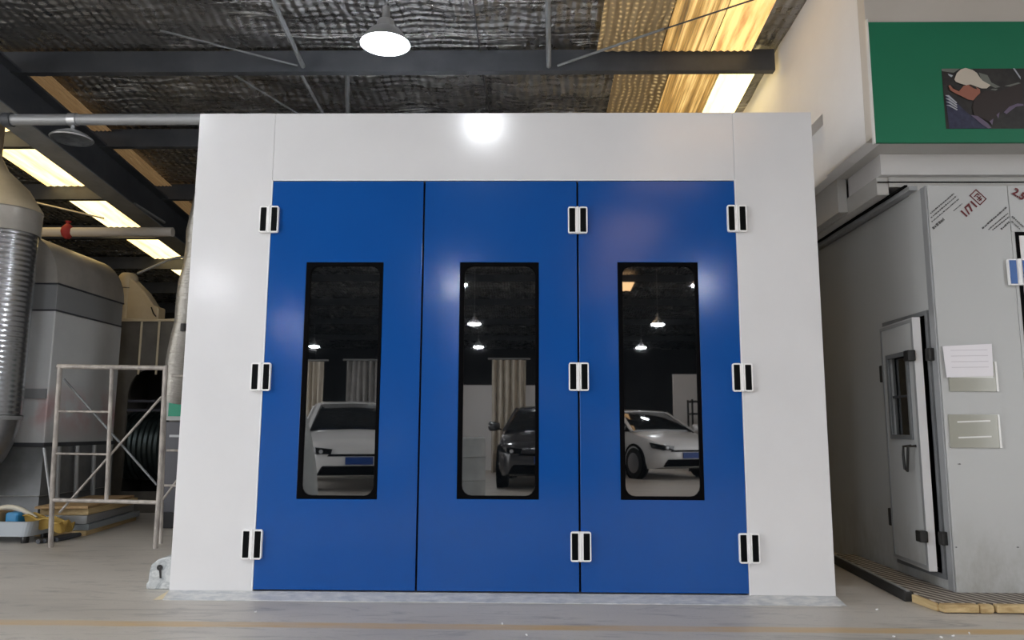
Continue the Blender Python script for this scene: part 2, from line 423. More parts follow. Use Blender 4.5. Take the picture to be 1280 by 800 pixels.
def rod(p0, p1, r, label, name='sag_rod', m='steel_grey', cat='rod', group='thin roof rods and braces'):
    o = MB().tube([p0, p1], r, 8).build(name, M[m], smooth=True); tag(o, label, cat, group); return o
def rp(px, py, dz):   # a point dz below the roof on the ray of a pixel
    d = RM @ Vector(((px-640)/F, 1, -(py-400)/F)); t = (4.62 - dz - .1*CAM.y - CAM.z) / (d.z + .1*d.y); return CAM + d*t
rod(rp(335,-12,.2), rp(379,83,.2), .022, 'grey sag rod meeting the long purlin, left of the lit lamp')
rod(rp(685,-12,.2), rp(686,83,.2), .022, 'grey sag rod meeting the long purlin, right of the lit lamp')
rod(rp(376,92,.2), rp(408,150,.2), .016, 'grey sag rod behind the long purlin, left of the lit lamp')
rod(rp(434,92,.16), rp(435,150,.16), .022, 'short grey strut behind the long purlin, straight below the lit lamp')
rod(rp(200,38,.12), rp(372,82,.2), .009, 'thin wire brace running down to the purlin from upper left', 'brace_wire')
rod(rp(290,92,.14), rp(385,150,.14), .010, 'thin wire brace slanting behind the long purlin above the left door', 'brace_wire')
rod(rp(697,82,.2), rp(830,36,.12), .012, 'thin brace rising right from the purlin foot of the right sag rod', 'brace_wire')
rod(rp(825,38,.12), rp(965,-8,.10), .007, 'thin dark cable crossing the golden skylight at upper right', 'brace_wire', 'steel_dark')
rod(rp(604,92,.06), rp(614,150,.06), .012, 'dark seam strip hanging behind the purlin above the middle door', 'seam_strip', 'wall_dark')
rod(rp(590,-10,.05), rp(600,66,.05), .007, 'dark thin seam wire in the foil just right of the lit lamp', 'seam_strip', 'wall_dark')
rod(at(20,90,X=-4.6), at(58,92,X=-4.45), .03, 'short dark fly brace at the top of the big rafter', 'fly_brace', 'steel_dark')
rod(at(40,252,Y=4.4), at(130,273,Y=4.4), .010, 'thin pale cable sagging under the skylights at far left', 'cable', 'rope')
rod(at(168,255,X=-4.5), at(205,278,X=-4.5), .02, 'thin grey conduit fixed along the far end of the big rafter', 'conduit', 'steel_light')

# ------------------------------------------------------------------ pendant lamps
lamp0 = thing('pendant_lamp', (0,0,0), '', 'lamp')
s = MB(); s.lathe([(.03,.20),(.06,.19),(.075,.13),(.12,.10),(.175,.03),(.19,0),(.183,0),(.165,.03),(.11,.09)], n=36); s.build('lamp_shade', M['shade_metal'], lamp0, smooth=True)
s = MB(); s.lathe([(.001,-.030),(.06,-.028),(.12,-.018),(.165,-.004),(.176,.012),(.001,.012)], n=36); s.build('diffuser', M['lamp_on'], lamp0, smooth=True)
s = MB(); s.lathe([(.03,.20),(.03,.30),(.001,.30)], n=16); s.build('lamp_holder', M['steel_light'], lamp0, smooth=True)
LAMPS = [((-.91,.62,3.87), 'lit white dome pendant lamp hanging above the white booth header'),
         ((-.38,-4.3,4.75), 'lit pendant lamp hanging above the floor well in front of the booth'),  # next lamp is unseen, added to brighten the left side
         ((-3.5,-2.6,4.2), 'added unseen pendant lamp brightening the scaffold and filter cabinet')] + \
        [((x, y, 3.75 if y > -12 else 3.85), 'lit pendant lamp over the parked cars, seen only mirrored in the blue doors') for x, y in
         ((-5.9,-9.7),(-1.15,-9.7),(3.5,-9.7),(-1.25,-16.),(3.75,-16.),(-6.3,-16.),(-1.5,-22.),(-7.3,-22.),(4.2,-22.))] + [((5.8,-3.0,3.75), 'lit pendant lamp hanging in front of the old grey booth')]
for i, (p, lb) in enumerate(LAMPS):
    o = lamp0 if i == 0 else copy_tree(lamp0)
    o.location = p; o['label'] = lb
    MB().tube([(p[0],p[1],p[2]+.29),(p[0],p[1],roof_z(p[1])-.02)], .006, 8).build('cord', M['steel_light'], o)
    o['group'] = 'pendant lamps' if i < 3 or p[0] == 5.8 else 'pendant lamps over the cars'
# unlit lamp clamped to the grey pipe
PY = 1.45
pa, pb = at(10,147,Y=PY), at(262,147,Y=PY); zc = pa.z-.02
gp = MB().tube([(pa.x, PY, zc), (pb.x, PY, zc)], .048, 14).build('grey_pipe', M['steel_light'], smooth=True)
tag(gp, 'level grey pipe running in from the left to the top corner of the booth', 'pipe')
MB().tube([(pa.x-.03, PY, zc), (pa.x+.04, PY, zc)], .062, 14).build('end_cap', M['steel_dark'], gp, smooth=True)
lx = at(92,147,Y=PY).x; lz = at(92,172,Y=PY).z
ol = thing('pendant_dish_lamp', (lx, PY, zc-.05), 'unlit round dish lamp hanging from a clamp on the grey pipe', 'lamp')
s = MB(); s.lathe([(.165,0),(.172,.01),(.165,.018),(.13,.045),(.07,.075),(.03,.085),(.001,.086)], c=(lx,PY,lz-.02), n=36); s.build('lamp_shade', M['shade_metal'], ol, smooth=True)
s = MB(); s.lathe([(.001,.045),(.07,.035),(.12,.018),(.160,.002)], c=(lx,PY,lz-.02), n=36); s.build('reflector_bowl', M['lamp_off'], ol, smooth=True)
s = MB(); s.tube([(lx,PY,lz+.06),(lx,PY,zc-.03)], .016, 10); s.build('stem', M['steel_light'], ol, smooth=True)
s = MB(); s.tube([(lx-.035,PY,zc),(lx+.035,PY,zc)], .057, 14); s.build('clamp', M['shade_metal'], ol, smooth=True)

# ------------------------------------------------------------------ the spray booth
H = 3.064; XA, XB = -1.4961, 1.4904; HD = 2.6033; S1, S2 = -.5061, .4802; ZB = .04
booth = thing('spray_booth', (0,3,0), 'white spray booth with three blue windowed doors, centre of the hall', 'spray booth')
def panel(name, x0, x1, z0, z1, y0=0., y1=.06, m='white_paint', bev=.004):
    return MB().box(x0, x1, y0, y1, z0, z1).build(name, M[m], booth, bevel=bev)
panel('side_post_panel', -2.0, XA-.0015, ZB, H); panel('side_post_panel', XB+.0015, 2.0, ZB, H)
panel('header_panel', XA-.001, XB+.001, HD+.004, H-.0005)
panel('side_wall', -2.0, -1.95, ZB, H-.001, .062, 6.0); panel('side_wall', 1.95, 2.0, ZB, H-.001, .062, 6.0)
panel('roof_panel', -2.0, 2.0, H-.06, H-.002, .062, 6.0); panel('rear_wall', -1.95, 1.95, ZB, H-.06, 5.95, 6.0)
panel('door_reveal', XA-.002, XB+.002, ZB, HD+.003, .061, .07, 'dark_gap', 0)
panel('floor_plinth', -2.0, 2.0, 0, ZB, .0, 6.0, 'galv', 0)
for x in (XA-.0045, XB-.0035):
    panel('edge_trim', x, x+.008, ZB, HD+.006, -.0015, .05, 'white_edge', 0)
panel('edge_trim', XA, XB, HD+.0005, HD+.007, -.0015, .05, 'white_edge', 0)
WIN = [(-1.251,-.757,.586,2.064), (-.2685,.2325,.591,2.065), (.731,1.2375,.593,2.066)]
for (xa, xb), (wa, wb, wz0, wz1), g in zip(((XA+.005,S1-.006),(S1+.006,S2-.006),(S2+.006,XB-.005)), WIN, (0,0,1)):
    s = MB()
    n = 4
    out = [(xa,0,ZB+.01),(xb,0,ZB+.01),(xb,0,HD-.004),(xa,0,HD-.004)]; inn = [(wa,0,wz0),(wb,0,wz0),(wb,0,wz1),(wa,0,wz1)]
    s.ring(out, inn, (0,.05,0)); d = s.build('door_leaf', M['blue_paint'], booth, bevel=.003)
    fr = MB(); m1 = .030
    o_ = rrect(wa+.001, wb-.001, wz0+.001, wz1-.001, .002, -.002); i_ = rrect(wa+m1, wb-m1*.75, wz0+m1*.7, wz1-m1*.8, .06, -.002)
    fr.ring(o_, i_, (0,.03,0)); wf = fr.build('window_gasket', M['rubber'], d, bevel=.004)
    MB().prism(rrect(wa+.02, wb-.02, wz0+.015, wz1-.015, .08, .012), (0,.006,0)).build('window_pane', M['glass'], d)
# kick plate along the foot of the booth
s = MB(); s.prism([(-2.0,-.0,.041),(-2.0,-.075,.004),(-2.0,-.075,.0),(-2.0,-.0,.0)], (4.0,0,0))
kp = s.build('kick_plate', M['galv'], booth)
MB().prism([(-2.0,.0,.0405),(-2.06,-.075,.0),(-2.0,-.075,.004)], (0.0005,0,0)).build('corner_flap', M['cream'], booth)
s = MB(); s.prism([(2.0,.0,.041),(2.0,-.075,.004),(2.03,-.078,.0),(2.02,.0,.0)], (.002,0,0)).build('corner_flap', M['galv'], booth)
# hinges: one built, eight copied
hw, hh = .062, .088
hroot = MB().prism(rrect(-hw, hw, -hh, hh, .014, 0), (0,-.016,0)).build('hinge', M['hinge_white'], None, bevel=.003)
def hpart(mb, name, m, **k):
    o = mb.build(name, M[m], None, **k); o.parent = hroot; return o
for sx in (-1, 1):
    xo0, xo1 = (sx*.008, sx*hw) if sx > 0 else (sx*hw, sx*.008)
    hpart(MB().ring(rrect(xo0, xo1, -hh, hh, .012, -.015), rrect(xo0+.008, xo1-.008, -hh+.010, hh-.010, .004, -.015), (0,-.009,0)), 'hinge_rim', 'hinge_white', bevel=.002)
    hpart(MB().prism(rrect(xo0+.0078, xo1-.0078, -hh+.0098, hh-.0098, .004, -.0155), (0,-.004,0)), 'black_insert', 'black_insert')
hpart(MB().tube([(0,-.017,-hh+.001),(0,-.017,hh-.001)], .0095, 16), 'barrel', 'hinge_white', smooth=True)
for i, (x, z) in enumerate([(-1.501,2.342),(-1.503,1.331),(-1.505,.316),(.480,2.337),(.480,1.339),(.485,.317),(1.492,2.348),(1.490,1.338),(1.493,.315)]):
    o = hroot if i == 0 else copy_tree(hroot)
    o.parent = booth; o.location = Vector((x, 0, z)) - booth.location

# ------------------------------------------------------------------ right: mezzanine wall, sign, soffit
XW, YW, ZW = 2.42, .17, 2.92
s = MB(); s.box(XW, XW+.1, YW+.002, .86, ZW, 5.2); s.box(XW, XW+.1, .86, YB, 3.42, 5.2); s.box(XW+.09, XW+.19, .861, YB, ZW+.051, 3.42); s.box(XW+.02, XW+.10, .861, YB, ZW, ZW+.06)
struct(s.build('wall_mezzanine_side', M['wall_white'])) 
wall('wall_mezzanine_front', M['wall_beige'], (XW, XR, YW-.1, YW, ZW, 5.3))
bd0, bd1 = at(1075,30,Y=YW-.1), at(1079,180,Y=YW-.1)
sb = thing('sign_board', (3.6, YW-.1, bd1.z), 'large green sign board on the mezzanine front above the grey booth', 'sign')
MB().box(XW+.006, 5.2, YW-.125, YW-.101, bd1.z, bd0.z).build('green_board', M['green'], sb, bevel=.002)
MB().box(XW-.004, XW+.006, YW-.127, YW-.1, bd1.z-.006, bd0.z+.02).build('edge_strip', M['film_edge'], sb)
# the photograph glued to the board: a flat print
yb = YW-.1262
q0, q1 = at(1176,86,Y=yb), at(1180,161,Y=yb)
pw, ph = .98, q0.z-q1.z; px0, pz0 = q0.x+.004, q1.z
s = MB(); L = [0]
PM = ['print_dark','print_grey','print_light','print_navy','print_brown','skin','cap_cream','print_mauve','wall_dark']
def shape(m, pts):      # pts in print units: crop of the print 0..107 wide, 0..80 high
    L[0] += 1; s.mi = PM.index(m); s.prism([(px0 + (x-14.)/107*.585*1.0, yb-.0004*L[0], pz0 + ph*(72.5-y)/66.) for x, y in pts], (0,-.0003,0))
s.mi = 0; s.prism([(px0,yb,pz0),(px0+pw,yb,pz0),(px0+pw,yb,pz0+ph),(px0,yb,pz0+ph)], (0,-.0005,0))
L[0] = 2
shape('print_grey', [(14,6.5),(36,6.5),(28,11),(20,10),(14,9)]); shape('print_light', [(21,12),(27,14),(25,16),(22,14)])
shape('print_grey', [(58,11),(68,14),(72,22),(82,27),(76,28),(66,24),(60,18)]); shape('print_grey', [(87,26),(104,22),(107,23),(98,27)])
shape('print_light', [(99,6.5),(101,6.5),(107,16),(107,19)]); shape('print_grey', [(72,29),(79,29),(76,31),(70,30)])
shape('print_navy', [(16,36),(22,36),(30,46),(42,57),(52,60),(64,72.5),(17.5,72.5)])
for k in range(4): shape('print_light', [(15.5,36+3.6*k),(20,36+3.6*k),(29,44+2.6*k),(28,45+2.6*k),(19,38+3.3*k)])
shape('print_brown', [(48,58),(46,50),(50,40),(62,32),(80,32),(96,26),(107,23),(107,44),(96,46),(84,53),(72,62),(66,66),(58,62)])
shape('print_mauve', [(44,58),(52,59),(62,66),(67,72),(63,72.5),(56,68)]); shape('print_mauve', [(83,55),(90,49),(100,45.5),(107,46),(107,48),(98,49),(86,57)])
shape('print_mauve', [(74,58),(78,55),(76,62)]); shape('print_mauve', [(65,65),(70,62),(68,69)])
shape('skin', [(20,26),(22,25),(25,29),(32,32),(38,26),(44,25),(52,27),(57,30),(57,34),(52,38),(48,42),(42,41),(34,37),(27,34),(22,31)])
shape('print_dark', [(44,25.5),(52,27),(54,30),(50,29)]); shape('print_dark', [(27,26),(34,25.5),(36,28),(32,31),(26,29)])
shape('cap_cream', [(27.5,19),(31,12),(36,8),(42,6.3),(50,8.5),(55,12),(58,17),(61,20.5),(70,25.5),(65,29),(59,29),(53,27),(46,24.5),(41,25.5),(34,23.5),(29,21.5)])
s.build('photo_print', [M[k] for k in PM], sb)
# lintel, soffit and roller track
wall('ceiling_soffit', M['soffit'], (XW+.101, XR, YW+.001, 6, ZW+.001, ZW+.05))
wall('trim_1', M['wall_white'], (2.61, XR, .385, .92, 2.772, ZW))
wall('trim_2', M['soffit'], (2.60, 2.68, .44, 6, 2.645, 2.771), (2.53, 2.599, .93, 6, 2.66, ZW), (2.681, XR, .43, .60, 2.70, 2.771), (2.76, XR, .40, .44, 2.625, 2.695))
wall('trim_3', M['rubber'], (2.681, 2.70, .22, 6, 2.632, 2.644), (2.60, XR, .424, .429, 2.728, 2.736))
wall('trim_4', M['steel_light'], (2.70, 2.755, .2, 6, 2.602, 2.630))

# ------------------------------------------------------------------ right: the old grey booth
OX, OY, OZ = 2.76, .09, 2.60
ob = thing('old_spray_booth', (OX+1.5, 3, 0), 'old grey spray booth under the green sign board', 'spray booth')
def opart(mb, name, m, **k): return mb.build(name, M[m], ob, **k)
dy0, dy1, dz0, dz1 = .20, .76, .14, 1.76      # the door hole in its side wall
s = MB(); s.ring([(OX,OY,0),(OX,6.,0),(OX,6.,OZ),(OX,OY,OZ)], [(OX,dy0,dz0),(OX,dy1,dz0),(OX,dy1,dz1),(OX,dy0,dz1)], (.05,0,0)); opart(s, 'side_wall', 'old_panel')
fx = at(1262,260,Y=OY).x
opart(MB().box(OX+.001, fx-.003, OY-.001, OY+.05, 0, OZ), 'front_panel', 'old_panel', bevel=.006)
dxa = at(1272,330,Y=OY).x
opart(MB().box(fx, 5.2, OY+.002, OY+.05, at(1270,290,Y=OY).z, OZ), 'front_panel', 'old_panel', bevel=.003)
opart(MB().box(fx-.003, dxa+.0, OY, OY+.05, 0, at(1270,290,Y=OY).z), 'front_panel', 'old_panel')
zt = at(1270,290,Y=OY).z
opart(MB().ring([(dxa,OY-.004,.05),(5.1,OY-.004,.05),(5.1,OY-.004,zt),(dxa,OY-.004,zt)], [(dxa+.022,OY-.004,.07),(5.08,OY-.004,.07),(5.08,OY-.004,zt-.022),(dxa+.022,OY-.004,zt-.022)], (0,.05,0)), 'door_gasket', 'rubber')
opart(MB().box(dxa+.023, 5.079, OY, OY+.04, .071, zt-.023), 'door_leaf', 'wall_white', bevel=.003)
opart(MB().box(OX+.05, 5.2, 5.95, 6., 0, OZ), 'rear_wall', 'old_panel'); opart(MB().box(OX+.05, 5.2, OY+.06, 5.9, OZ-.05, OZ-.001), 'roof_panel', 'old_panel')
opart(MB().box(OX+.5, OX+.55, OY+.06, 2, 0, OZ-.06), 'inner_partition', 'wall_dark')
# its blue and white hinge
hc = at(1270,341,Y=OY)
hg = opart(MB().prism(rrect(hc.x-.062, hc.x+.075, hc.z-.085, hc.z+.085, .008, OY-.005), (0,-.02,0)), 'hinge', 'hinge_white', bevel=.003)
for x0, x1 in ((-.052, -.012), (.030, .068)):
    MB().box(hc.x+x0, hc.x+x1, OY-.03, OY-.024, hc.z-.076, hc.z+.076).build('blue_insert', M['blue_plastic'], hg)
MB().tube([(hc.x+.008,OY-.026,hc.z-.084),(hc.x+.008,OY-.026,hc.z+.084)], .014, 14).build('barrel', M['hinge_white'], hg, smooth=True)
# side door, a little ajar
sd = opart(MB().ring([(OX-.02,dy0-.03,dz0-.03),(OX-.02,dy1+.03,dz0-.03),(OX-.02,dy1+.03,dz1+.03),(OX-.02,dy0-.03,dz1+.03)], [(OX-.02,dy0,dz0),(OX-.02,dy1,dz0),(OX-.02,dy1,dz1),(OX-.02,dy0,dz1)], (.06,0,0)), 'door_frame', 'steel_grey')
def swing(pts_fn):     # door leaf coordinates: u from the hinge side (far) to the latch side (near), w outwards
    a = math.radians(3.5)
    return lambda u, w, z: Vector((OX - .012 - w*math.cos(a) - u*math.sin(a), dy1 - .005 - u*math.cos(a) + w*math.sin(a), z))
D = swing(None); LW = dy1-dy0-.02
def dring(o, i, w0, w1):
    s = MB(); (a0,a1,c0,c1), (b0,b1,e0,e1) = o, i
    f = lambda q: [D(q[0],w0,q[2]), D(q[1],w0,q[2]), D(q[1],w0,q[3]), D(q[0],w0,q[3])]
    return s.ring(f(o), f(i), D(0,w1,0)-D(0,w0,0))
def dbox(u0,u1,w0,w1,z0,z1): return MB().prism([D(u0,w0,z0),D(u1,w0,z0),D(u1,w0,z1),D(u0,w0,z1)], D(0,w1,0)-D(0,w0,0))
leaf = opart(dring((0,LW,dz0+.01,dz1-.01), (.12,LW-.11,.98,1.52), 0, .045), 'side_door', 'old_panel')
def dpart(mb, name, m, **k): return mb.build(name, M[m], leaf, **k)
dpart(dbox(LW-.001, LW+.004, -.002, .047, dz0+.01, dz1-.01), 'door_edge', 'white_edge')
dpart(dring((.10,LW-.09,.96,1.54), (.135,LW-.125,.99,1.51), .040, .058), 'window_frame', 'steel_grey', bevel=.004)
dpart(dbox(.12, LW-.11, .012, .02, .975, 1.525), 'window_pane', 'glass')
dpart(dbox(.12, LW-.11, .02, .032, 1.24, 1.255), 'glazing_bar', 'steel_dark')
dpart(dring((.012,LW-.008,dz0+.02,dz1-.02), (.03,LW-.026,dz0+.04,dz1-.04), .045, .050), 'leaf_trim', 'steel_light')
dpart(MB().tube([D(LW-.06,.05,.92),D(LW-.06,.10,.915),D(LW-.07,.105,.80),D(LW-.09,.10,.76),D(LW-.13,.10,.77),D(LW-.14,.10,.86),D(LW-.13,.10,.915),D(LW-.13,.05,.92)], .009, 8), 'pull_handle', 'handle_black', smooth=True)
for z in (.36, 1.50):
    k = dpart(MB().prism([D(LW-.05,.046,z-.035),D(LW+.02,.046,z-.035),D(LW+.02,.046,z+.035),D(LW-.05,.046,z+.035)], D(0,.05,0)-D(0,0,0)), 'latch', 'handle_black', bevel=.006)
    opart(MB().box(OX-.05, OX-.001, dy0-.075, dy0-.031, z-.04, z+.04), 'latch_keeper', 'handle_black', bevel=.006)
for z in (.42, 1.42):
    opart(MB().box(OX-.06, OX-.021, dy1+.0, dy1+.04, z-.06, z+.06), 'door_hinge', 'handle_black', bevel=.006)
opart(MB().box(OX-.012, OX-.0005, OY+.005, OY+.07, .0, OZ), 'corner_trim', 'steel_light', bevel=.004)
# printed marks of the film on its front: rows of faint small print, a red stamp
yp = OY-.0035
def uv(px, py): p = at(px, py, Y=yp); return p.x, p.z
s = MB()
def row(p0, p1, h, gap=True, m=0):
    s.mi = m; (x0,z0), (x1,z1) = uv(*p0), uv(*p1); Ln = math.hypot(x1-x0, z1-z0); ux, uz = (x1-x0)/Ln, (z1-z0)/Ln; t = 0
    while t < Ln:
        w = random.uniform(.006,.016); e = min(t+w, Ln); hh_ = h*random.uniform(.65,1)
        s.prism([(x0+ux*t, yp, z0+uz*t), (x0+ux*e, yp, z0+uz*e), (x0+ux*e-uz*hh_, yp, z0+uz*e+ux*hh_), (x0+ux*t-uz*hh_, yp, z0+uz*t+ux*hh_)], (0,-.0008,0))
        t = e + (random.uniform(.002,.006) if gap else 0)
row((1163.5,267.5),(1193,242.5),.010); row((1164,273),(1196,245.5),.009); row((1165,278),(1199,249),.008); row((1192,264),(1203,255),.006)
row((1167,287),(1181,275),.020)
s.build('printed_small_text', [M['ink']], ob); s = MB()
row((1228.5,286.5),(1259,259.5),.011); row((1236,287.5),(1261,266.5),.008); row((1241,288),(1262,271.5),.008); row((1252,287.5),(1263,277.5),.012)
row((1264.5,271),(1279,284),.010); row((1264,277),(1275,287),.008)
s.build('printed_small_text', [M['ink']], ob)
def text(body, size, px, py, ang, m, name):
    c = bpy.data.curves.new(name, 'FONT'); c.body = body; c.size = size; c.align_x = 'CENTER'; c.align_y = 'CENTER'; c.extrude = .0006; c.offset = .002
    tmp = bpy.data.objects.new(name+'_curve', c); COL.objects.link(tmp)
    bpy.context.view_layer.update(); me = bpy.data.meshes.new_from_object(tmp.evaluated_get(bpy.context.evaluated_depsgraph_get()))
    bpy.data.objects.remove(tmp); me.materials.clear(); me.materials.append(M[m]); o = bpy.data.objects.new(name, me); COL.objects.link(o)
    x, z = uv(px, py); o.location = (x, yp-.001, z); o.rotation_euler = (PI/2, 0, 0); o.rotation_euler = (Matrix.Rotation(-ang, 3, 'Y') @ Matrix.Rotation(PI/2, 3, 'X')).to_euler()
    attach(o, ob); return o
text('1/71', .072, 1211.5, 261.5, math.radians(43), 'red_ink', 'red_stamp')
text('2.5', .07, 1273.5, 243, math.radians(-35), 'red_ink', 'red_stamp')
s = MB(); cx_, cz_ = uv(1222.5, 246.5); A = Matrix.Rotation(-math.radians(-46), 3, 'Y')
def rb(x0, x1, z0, z1):
    s.prism([Vector((cx_, yp, cz_)) + A @ Vector(q) for q in ((x0,0,z0),(x1,0,z0),(x1,0,z1),(x0,0,z1))], (0,-.0012,0))
for q in ((-.046,.046,.026,.032),(-.046,.046,-.032,-.026),(-.046,-.040,-.032,.032),(.040,.046,-.032,.032),(-.022,-.016,-.018,.018),(-.012,.030,-.003,.003),(.006,.012,-.018,.018),(.018,.024,-.016,.012),(-.022,-.002,.012,.018)): rb(*q)
s.build('stamp_box', M['red_ink'], ob)
s = MB(); 
for px, py, w in ((1199,580,.012),(1195,684,.008),(1272,684,.010)):
    x, z = uv(px, py); s.prism([(x-w,yp,z),(x,yp,z-.004),(x+w,yp,z-.002),(x+w*.4,yp,z+.004)], (0,-.001,0))
s.build('scuff_mark', M['ink'], ob)
# two document pockets taped on the front
def pocket(px0, py0, px1, py1, paper, label):
    x0, z1 = uv(px0, py0); x1, z0 = uv(px1, py1)
    t = thing('document_pocket', ((x0+x1)/2, OY, z0), label, 'document holder', 'document pockets on the grey booth')
    MB().box(x0, x1, OY-.010, OY-.002, z0, z1).build('clear_pocket', M['clear_film'], t, bevel=.001)
    MB().box(x1-.004, x1+.008, OY-.014, OY-.002, z0, z1).build('side_strip', M['film_edge'], t)
    if not paper:
        for k in (.28, .75): MB().prism([(x0+.05,OY-.012,z0+(z1-z0)*k),(x1-.05,OY-.012,z0+(z1-z0)*(k+.04)),(x1-.05,OY-.012,z0+(z1-z0)*(k+.085)),(x0+.05,OY-.012,z0+(z1-z0)*(k+.045))], (0,.002,0)).build('fold_crease', M['film_edge'], t)
    return t, x0, x1, z0, z1
t, x0, x1, z0, z1 = pocket(1184, 452, 1246, 489.5, True, 'clear pocket holding a white notice, upper of two on the grey booth front')
MB().box(x0+.01, x1-.02, OY-.012, OY-.0101, z0+.085, z0+.105).build('fold_crease', M['film_edge'], t)
p0, p1, p2, p3 = uv(1177,433), uv(1238,430), uv(1240,470), uv(1182,472)
pp = thing('notice_sheet', (p3[0], OY, p3[1]), 'white printed notice sheet standing out of the upper clear pocket', 'paper')
MB().prism([(q[0], OY-.018, q[1]) for q in (p0,p1,p2,p3)], (0,.004,0)).build('sheet', M['paper'], pp)
s = MB()
for k in range(4):
    z = p3[1] + .06 + .036*k; s.prism([(p0[0]+.045,OY-.0185,z),(p1[0]-.03,OY-.0185,z+.004),(p1[0]-.03,OY-.0185,z+.009),(p0[0]+.045,OY-.0185,z+.005)], (0,-.0004,0))
s.build('print_line', mat('pale grey print', (.62,.60,.64), .5), pp)
pocket(1185, 518, 1250, 560, False, 'empty clear pocket, lower of two on the grey booth front')

# duckboard with wooden edge, and the black bar in the alley
dk = thing('wooden_platform', (3.2, -.05, 0), 'low wooden platform with grooved top at the foot of the grey booth', 'platform')
s = MB(); s.prism([(2.50,-.20,.04),(5.0,-.235,.04),(5.0,.08,.04),(2.745,.08,.04),(2.745,1.5,.04),(2.60,1.5,.04),(2.49,.06,.04)], (0,0,.012)); s.build('grooved_top', M['tread'], dk)
ed = MB(); ed.bar((2.505,-.19,.024),(2.48,.045,.024),.03,.045); ed.build('side_board', M['wood'], dk, bevel=.003)
for x0, x1 in ((2.50,2.70),(2.705,2.79),(2.80,3.2),(3.21,4.0),(4.01,5.)):
    MB().box(x0, x1, -.245, -.19, .006 if x0 != 2.705 else .0, .05).build('front_board', M['wood'], dk, bevel=.006 if x0 != 2.705 else .018, seg=3)
s = MB(); s.tube([(2.545,-.215,.012),(2.545,-.16,.012)], .012, 12); s.build('round_foot', M['rope'], dk)
s = MB(); p0, p1 = Vector((2.455,.06,.0)), Vector((2.56,1.55,.0))
s.bar(p0+Vector((0,0,.03)), p1+Vector((0,0,.03)), .05, .06); bar = s.build('floor_bar', M['black_rubber_mat'], bevel=.006)
tag(bar, 'black steel bar lying on the floor in the alley beside the white booth', 'bar')
MB().bar(p0+Vector((0,0,.0625)), p1+Vector((0,0,.0625)), .02, .005).build('pale_edge', M['steel_light'], bar)  # paler strip along the top of the bar

# ------------------------------------------------------------------ left: ducts, filter cabinet, fan, scaffold
def zat(px, py, Y): return at(px, py, Y=Y).z
FX = -4.72; FY0, FY1 = 3.0, 4.32; FXl = -6.1
fc = thing('filter_cabinet', (FX-.6, 3.6, 0), 'tall grey filter cabinet with curved galvanised hood at left', 'machine')
za = zat(50,388,FY0); zb = zat(50,355,FY0); zt = zat(15,298,FY0)+.04
MB().box(FXl, FX, FY0, FY1, .32, za).build('cabinet_body', M['filter_paint'], fc, bevel=.012)
MB().box(FXl+.004, FX-.004, FY0+.004, FY1-.004, za+.01, zb).build('steel_collar', M['steel_light'], fc, bevel=.004)
R_ = zt-zb
prof = [(FXl, zb+.012), (FX, zb+.012)] + [(FX-R_*.8 + R_*.8*math.cos(a), zb+.012 + R_*math.sin(a)) for a in [math.radians(10*k) for k in range(1,10)]] + [(FXl, zt+.012)]
MB().prism([(x, FY0-.012, z) for x, z in prof], (0, FY1-FY0+.024, 0)).build('curved_hood', M['galv_dull'], fc, smooth=True)
for z in (za+.004, zb+.006): MB().box(FXl-.004, FX+.006, FY0-.006, FY1+.006, z-.008, z+.008).build('seam_strip', M['steel_dark'], fc)
MB().box(FXl+.02, FX-.03, FY0+.05, FY1-.05, .0, .32).build('base_skirt', M['steel_grey'], fc)
zl = zat(60,556,FY0)
MB().box(FXl, FX+.02, FY0-.03, FY1+.01, zl-.02, zl+.02).build('ledge_rail', M['steel_dark'], fc, bevel=.004)
MB().box(FXl, FX+.012, FY0-.012, FY1, .33, zl-.02).build('lower_skin', M['steel_grey'], fc)
for k in range(4):
    y = FY0 + .18 + .33*k
    MB().tube([(FX+.05,y,zl-.02),(FX+.06,y,.55),(FX+.08,y+.02,.0)], .024, 8).build('support_leg', M['steel_light'], fc, smooth=True)
p = at(45,492,Y=FY0); MB().box(FXl, FX-.01, FY0-.022, FY0-.001, p.z-.05, p.z+.05).build('cross_strip', M['steel_light'], fc)

DXc, DYc, DR = -5.06, 2.60, .30
vd = thing('vertical_duct', (DXc, DYc, 0), 'shiny spiral steel duct standing at the left edge of the frame', 'duct')
z0, z1, z2, z3 = zat(12,545,DYc), zat(12,292,DYc), zat(12,266,DYc), zat(2,232,DYc)
s = MB(); s.tube([(DXc,DYc,z0+.2),(DXc,DYc,z1)], DR, 32); s.build('spiral_pipe', M['spiral'], vd, smooth=True)
s = MB(); s.lathe([(DR+.012,z1-.01),(DR+.02,z1),(DR+.02,z2),(DR+.03,z2+.01)], (DXc,DYc,0), 32); s.build('collar_band', M['galv_dull'], vd, smooth=True)
s = MB(); s.loft([[(DXc+dx+q*math.cos(2*PI*k/32), DYc+q*math.sin(2*PI*k/32), z) for k in range(32)] for q, dx, z in ((DR+.03,0,z2+.011),(DR+.028,0,z2+.02),(.24,-.06,z2+.25),(.16,-.20,z2+.45),(.15,-.28,z2+.60),(.15,-.28,roof_z(DYc)-.12))]); s.build('reducing_cone', M['cream'], vd, smooth=True)
# elbow sweeping away to the left at the foot
el = [(DXc-.02-.55+.55*math.cos(a), DYc, z0+.2-.55*math.sin(a)) for a in [math.radians(10*k) for k in range(10)]]
s = MB(); s.tube(el, DR*1.02, 32, cap=False); s.build('elbow', M['galv_duct'], vd, smooth=True)
for i in (0, 5):
    s = MB(); a = Vector(el[i]); bdir = (Vector(el[i+1])-a).normalized(); s.tube([a-bdir*.02, a+bdir*.02], DR*1.09, 32); s.build('flange_ring', M['steel_light'], vd, smooth=True)

